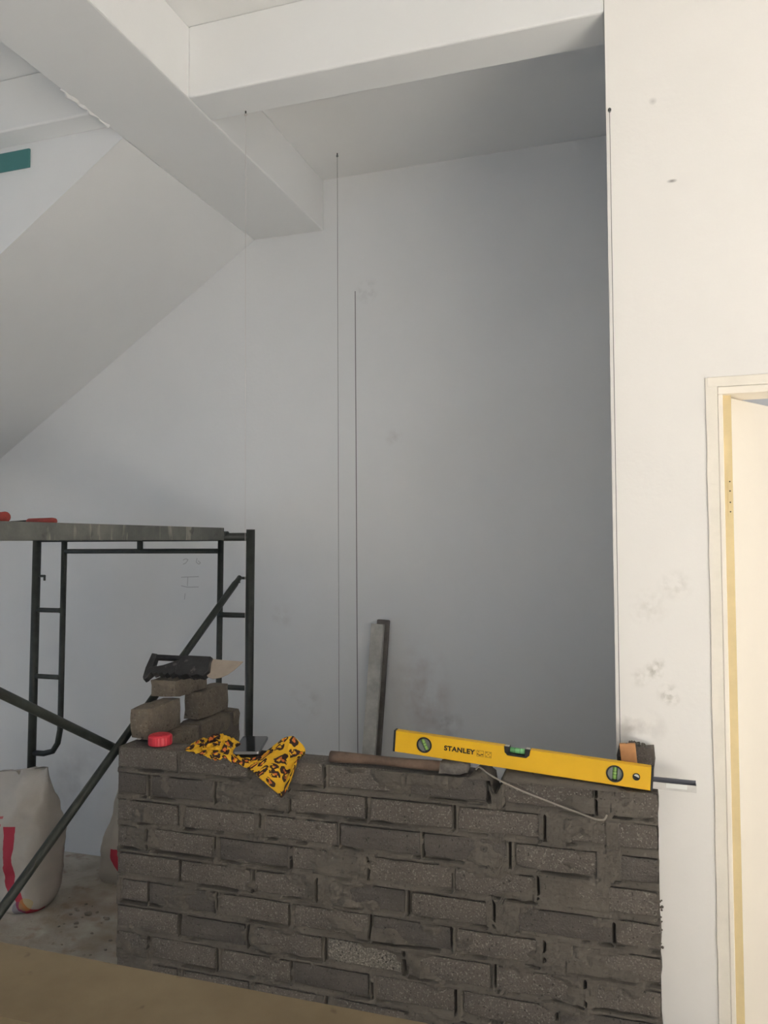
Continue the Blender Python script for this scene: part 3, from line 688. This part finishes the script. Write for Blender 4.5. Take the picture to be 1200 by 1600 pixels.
# ------------------------------------------------------------ stiff wire over the top course
wp = [(-.432, 2.1255, -.618), (-.424, 2.1235, -.610), (-.412, 2.114, -.612), (-.395, 2.104, -.620), (-.349, 2.103, -.641), (-.300, 2.106, -.660), (-.249, 2.108, -.676), (-.200, 2.109, -.691), (-.150, 2.110, -.705), (-.118, 2.110, -.714), (-.100, 2.108, -.713), (-.093, 2.106, -.706), (-.090, 2.105, -.697)]
sm = []
for i in range(len(wp)-1):
    for k in range(4):
        u_ = k/4; p = [Vector(wp[min(max(i+q, 0), len(wp)-1)]) for q in (-1, 0, 1, 2)]
        sm.append(.5*((2*p[1])+(-p[0]+p[2])*u_+(2*p[0]-5*p[1]+4*p[2]-p[3])*u_*u_+(-p[0]+3*p[1]-3*p[2]+p[3])*u_**3))
bm = bmesh.new(); tube(bm, sm, .0024, 8)
tag(link('wire', bm, 'wire', smooth=True, origin=(-.3, 2.11, -.65)), 'thin pale wire hanging over the brick face under the level', 'wire')

# ------------------------------------------------------------ plumb strings
def plumb(name, pt, zend, label, m, nail_dir, bob=True, rad=.0012):
    t = thing(name, label, 'string', pt, group=None)
    x, y, z = pt
    nd = Vector(nail_dir); bm = tb([Vector((0, 0, 0))+nd*.0005, nd*.012], .0028, 8); tube(bm, [nd*.012, nd*.0135], .0045, 10); link('nail', bm, 'steel', t, local=True)
    off = nd*.009 if abs(nd.z) < .5 else nd*.0135
    bm = tb([off, (off.x, off.y, zend-z)], rad, 6); bmesh.ops.create_icosphere(bm, subdivisions=1, radius=.0055, matrix=Matrix.Translation(off)); link('line', bm, m, t, local=True)
    if bob:
        bm = tb([(off.x, off.y, zend-z+.003), (off.x, off.y, zend-z-.01), (off.x, off.y, zend-z-.05), (off.x, off.y, zend-z-.085)], [.004, .014, .014, .001], 14); link('plumb_bob', bm, 'steel', t, smooth=True, local=True)
    return t
plumb('plumb_line', (-1.262, 2.372, ZB), -1.25, 'thin pale string hanging from a nail in the beam over the brick wall', 'string', (0, 0, -1), rad=.0006)
plumb('plumb_line', (-1.247, 3.197, ZC), -1.25, 'thin grey string hanging from a nail in the alcove ceiling', 'string_dark', (0, 0, -1), rad=.0011)
t4 = plumb('builders_line', (-.058, YW, 1.196), ZT-.0, 'dark string from a nail down the edge of the cream wall', 'string_dark', (0, -1, 0), bob=False, rad=.0009)

# ------------------------------------------------------------ straight edges leaning on the back wall
def leaning(name, label, cat, xb, yb__, xt, yt, zt, wx, wy, m, chan):
    t = thing(name, label, cat, (xb, yb__, -H+.002)); d = Vector((xt-xb, yt-yb__, zt+H-.002)); L = d.length; d.normalize()
    xa = Vector((1, 0, 0)); xa = (xa-d*xa.dot(d)).normalized(); ya = d.cross(xa)
    fn = lambda a, b, t_: tuple(xa*a + ya*b + d*t_)
    bm = bmesh.new()
    if chan: prism(bm, [(-wx/2, 0), (wx/2, 0), (wx/2, wy), (wx/2-.003, wy), (wx/2-.003, .003), (-wx/2+.003, .003), (-wx/2+.003, wy), (-wx/2, wy)], (0.001, L), fn)
    else: prism(bm, [(-wx/2, 0), (wx/2, 0), (wx/2, wy), (-wx/2, wy)], (0.001, L), fn); bevel(bm, .003, 1)
    link('bar', bm, m, t, local=True)
    return t, fn, L
t, fn, L = leaning('straightedge', 'dull grey aluminium straightedge leaning on the back wall, front one of two', 'straightedge', -1.187, 3.255, -1.126, 3.362, -.368, .058, .022, 'alu', True)
leaning('batten', 'dark brown batten leaning on the back wall behind the grey straightedge', 'batten', -1.185, 3.335, -1.108, 3.388, -.352, .056, .024, 'dark_bar', False)

# ------------------------------------------------------------ scaffold
sc = thing('scaffold', 'dark green tubular steel scaffold frame behind the brick wall', 'scaffold', (-2.2, 2.3, -H))
R1, R2_ = .0195, .0135; YF = 3.10
def scaffold_frame(y):
    def part(name, paths, r, lab=None):
        bm = bmesh.new()
        for p in paths: tube(bm, [(a, y+(b if len(q) == 3 else 0), c) for q in p for a, b, c in [(q[0], q[1] if len(q) == 3 else 0, q[-1])]], r, 12)
        return link(name, bm, 'steel', sc, smooth=True)
    part('post', [[(-2.800, -H+.012), (-2.773, .040)]], R1); part('post', [[(-1.640, -H+.012), (-1.6225, .058)]], R1)
    part('top_bar', [[(-2.772, .026), (-1.6225, .026)]], .0185)
    part('lower_bar', [[(-2.615, -.030), (-2.60, -.036), (-1.785, -.036), (-1.770, -.030)]], .0115)
    part('spacer', [[(-2.19, .010), (-2.19, -.030)]], .0135)
    # inner legs bend out to the posts at their feet
    part('inner_leg', [[(-2.613, .012), (-2.625, -.80), (-2.627, -.88), (-2.640, -.945), (-2.668, -.985), (-2.72, -1.000), (-2.788, -1.002)]], R2_)
    part('inner_leg', [[(-1.770, .012), (-1.781, -.80), (-1.778, -.88), (-1.765, -.945), (-1.735, -.985), (-1.69, -1.0), (-1.634, -1.002)]], R2_)
    for z in (-.318, -.635):
        part('rung', [[(-2.781, z), (-2.760, z), (-2.640, z), (-2.621, z)]], [.017, .0115, .0115, .017]); part('rung', [[(-1.776, z), (-1.755, z), (-1.645, z), (-1.627, z)]], [.017, .0115, .0115, .017])
    for x, sgn in ((-2.779, 1), (-1.627, -1)):
        for z in (-.155, -1.12):
            p = [(x, y, z), (x+sgn*.055, y, z)]
            bm = tb(p, .006, 8); tube(bm, [(x+sgn*.052, y, z+.004), (x+sgn*.052, y, z-.022)], .0055, 8); link('lock_pin', bm, 'steel', sc)
    for x in (-2.800, -1.640):
        bm = boxes(((x-.06, y-.06, -H+.0005), (x+.06, y+.06, -H+.010))); link('base_plate', bm, 'steel', sc)
scaffold_frame(YF); scaffold_frame(1.42)
def brace(p, q):
    p, q = Vector(p), Vector(q); d = (q-p).normalized()
    bm = tb([p, p+d*.03, p+d*.05, q-d*.05, q-d*.03, q], [.011, .011, .0140, .0140, .011, .011], 12); link('cross_brace', bm, 'steel', sc, smooth=True)
brace((-1.655, 3.062, -.150), (-1.640, 1.42, -1.165)); brace((-1.690, 3.062, -1.13), (-1.668, 1.42, -.235))
# deck plank hooked on the bars
dk = thing('scaffold_plank', 'paint-stained grey metal scaffold plank on top of the frame', 'plank', (-1.96, 2.26, .014))
x0p, x1p, y0p, y1p = -2.19, -1.735, 1.455, 3.066
bm = boxes(((x0p, y0p, .062), (x1p, y1p, .066)), ((x0p, y0p, .012), (x0p+.004, y1p, .062)), ((x1p-.004, y0p, .012), (x1p, y1p, .062)), ((x0p+.004, y0p, .012), (x0p+.035, y1p, .0155)), ((x1p-.035, y0p, .012), (x1p-.004, y1p, .0155)), ((x0p+.004, y0p, .0155), (x1p-.004, y0p+.004, .062)), ((x0p+.004, y1p-.004, .0155), (x1p-.004, y1p, .062)))
link('deck', bm, 'deck', dk)
for xx in (x0p+.03, x1p-.03):
    for yy, s_ in ((y1p, 1), (y0p, -1)):
        yc = 3.10 if s_ > 0 else 1.42
        pth = [(xx, yc+s_*.024*math.cos(a_), .026+.0225*math.sin(a_)) for a_ in [math.radians(d_) for d_ in range(-10, 181, 19)]]
        bm = bmesh.new()
        for sx in (-.022, .022):
            pass
        A = [[bm.verts.new((xx+dx, yc+s_*rr*math.cos(a_), .026+rr*math.sin(a_))) for a_ in [math.radians(d_) for d_ in range(-20, 171, 19)]] for dx, rr in ((-.028, .0215), (.028, .0215), (.028, .0255), (-.028, .0255))]
        for a, b in zip(A, A[1:]+A[:1]):
            for k in range(len(a)-1): bm.faces.new((a[k], a[k+1], b[k+1], b[k]))
        bm.faces.new([c[0] for c in A]); bm.faces.new([c[-1] for c in A])
        link('hook', bm, 'deck', dk)
# tools on the deck
t1 = thing('chisel', 'red-handled chisel with black shaft lying on the scaffold plank', 'tool', (-2.045, 2.3, .0665))
bm = tb([(-.055, 0, .0135), (-.050, 0, .0135), (.055, 0, .0135), (.066, 0, .0135), (.070, 0, .0135)], [.009, .012, .0135, .011, .004], 14); link('handle', bm, 'red_grip', t1, smooth=True, local=True)
bm = tb([(-.13, 0, .0090), (-.05, 0, .0120)], .0088, 10); link('shaft', bm, 'black', t1, smooth=True, local=True)
bm = boxes(((-.18, -.018, .0004), (-.12, .018, .0100))); bevel(bm, .002, 1); link('blade', bm, 'black', t1, local=True)
t2 = thing('mallet', 'stubby red tool grip with its round end towards the room, left edge of the plank', 'tool', (-1.977, 2.028, .0665), (0, 0, math.radians(45)))
bm = tb([(.024, -.085, .0185), (.023, -.082, .0185), (-.02, .07, .0185), (-.022, .075, .0185)], [.013, .0178, .0170, .010], 16); link('grip', bm, 'red_grip', t2, smooth=True, local=True)
bm = tb([(-.02, .07, .018), (-.03, .12, .018)], .008, 10); link('shaft', bm, 'black', t2, smooth=True, local=True)
bm = boxes(((-.075, .115, .0005), (.015, .150, .036))); bevel(bm, .003, 1); link('head', bm, 'black', t2, local=True)

# ------------------------------------------------------------ sacks
def sack(name, label, c, wx, wy, h, m, seed, rz=0, lean=0, taper=.06):
    NT, NR = 34, 64; bm = bmesh.new(); R = []
    for i in range(NT+1):
        t = i/NT; z = h*t
        sx = wx*(1 + .05*math.sin(math.pi*min(1, t*1.1)) - taper*t); dy = wy*(.80+.35*math.sin(math.pi*min(1, .15+t*.80)))*(1 if t < .72 else max(.16, 1-(t-.72)*3.0))
        if t < .05: sx *= .93+t*1.4; dy *= .80+t*4
        row = []
        for k in range(NR):
            a = 2*math.pi*k/NR; cs, sn = math.cos(a), math.sin(a); e = .55
            x = sx*math.copysign(abs(cs)**e, cs); y = dy*math.copysign(abs(sn)**e, sn)
            q = Vector((x*7, y*7, z*7+seed)); f = noise.noise(q)*.026 + noise.noise(q*2.6)*.018 + noise.noise(q*5.5)*.006
            if t > .7: f += .018*math.sin(x*45+seed)*(t-.7)/.3
            y += f*(-1 if sn < 0 else 1); x += noise.noise(q+Vector((4, 4, 4)))*.012
            zz = max(0.0005, z + (noise.noise(Vector((x*5, seed, 1)))*.035*t*t) + lean*x*t)
            row.append(bm.verts.new((x, y+.03*math.sin(t*3), zz if i else 0.0005)))
        R.append(row)
    for a, b in zip(R, R[1:]):
        for k in range(NR): bm.faces.new((a[k], a[(k+1) % NR], b[(k+1) % NR], b[k]))
    bm.faces.new(R[0][::-1]); bm.faces.new(R[-1])
    o = link(name, bm, m, local=True, smooth=True); o.location = Vector(c)+LIFT; o.rotation_euler = (0, 0, rz)
    return tag(o, label, 'sack', 'white sacks on the floor')
sack('cement_sack', 'tall white woven sack with a red printed stripe standing at the left scaffold post', (-2.715, 2.875, -H), .225, .115, .575, 'sack', 3.0, 0, .16)
sack('cement_sack', 'white sack with a red foot half hidden behind the left end of the brick wall', (-2.10, 3.215, -H), .39, .085, .72, 'sack2', 11.0, 0, .1, .55)

# ------------------------------------------------------------ foreground board on a trestle
zp = -.72
bd = thing('timber_board', 'long dusty tan board across the lower left foreground', 'board', (-.6, 1.06, zp))
bm = bmesh.new(); NXb = 30
yf = 1.163; yn = .985; T0 = []
for i in range(NXb+1):
    x = -1.5 + 2.0*i/NXb; w1 = .0015*fbm(x*9, 1); w2 = .002*fbm(x*7, 5)
    T0.append([bm.verts.new(p) for p in ((x, yn+w2, zp), (x, yf+w1, zp), (x, yf+w1, zp-.032), (x, yn+w2, zp-.032))])
for a, b in zip(T0, T0[1:]):
    for k in range(4): bm.faces.new((a[k], a[(k+1) % 4], b[(k+1) % 4], b[k]))
bm.faces.new(T0[0][::-1]); bm.faces.new(T0[-1]); link('board', bm, 'plank', bd)
for n_, (xx) in enumerate((-1.35, .38)):
    tr = thing('trestle', 'timber trestle carrying the %s end of the foreground board' % ('left', 'right')[n_], 'trestle', (xx, 1.074, -H), group='trestles under the foreground board')
    link('top_rail', boxes(((xx-.03, .93, zp-.095), (xx+.03, 1.22, zp-.0325))), 'plank', tr)
    for sy_ in (-1, 1):
        for sx_ in (-1, 1):
            link('leg', tb([(xx+sx_*.02, 1.074+sy_*.10, zp-.09), (xx+sx_*.10, 1.074+sy_*.16, -H+.02)], .02, 8), 'plank', tr)

# ------------------------------------------------------------ crumbs on the floor
bm = bmesh.new(); rnd = random.Random(4)
for k in range(120):
    x = rnd.uniform(-2.40, -1.72); y = rnd.uniform(1.9, 2.98); s_ = rnd.choice((.004, .005, .007, .010, .016 if rnd.random() < .4 else .006))
    bmesh.ops.create_icosphere(bm, subdivisions=1, radius=s_, matrix=Matrix.Translation((x, y, -H+s_*.35)) @ Matrix.Diagonal((1.3, 1, .55, 1)))
for v in bm.verts: v.co += Vector((noise.noise(v.co*90), noise.noise(v.co*95), 0))*.004
ru = link('mortar_crumbs', bm, 'rubble'); ru['kind'] = 'stuff'; ru['label'] = 'small cement crumbs scattered over the dusty floor'; ru['category'] = 'rubble'
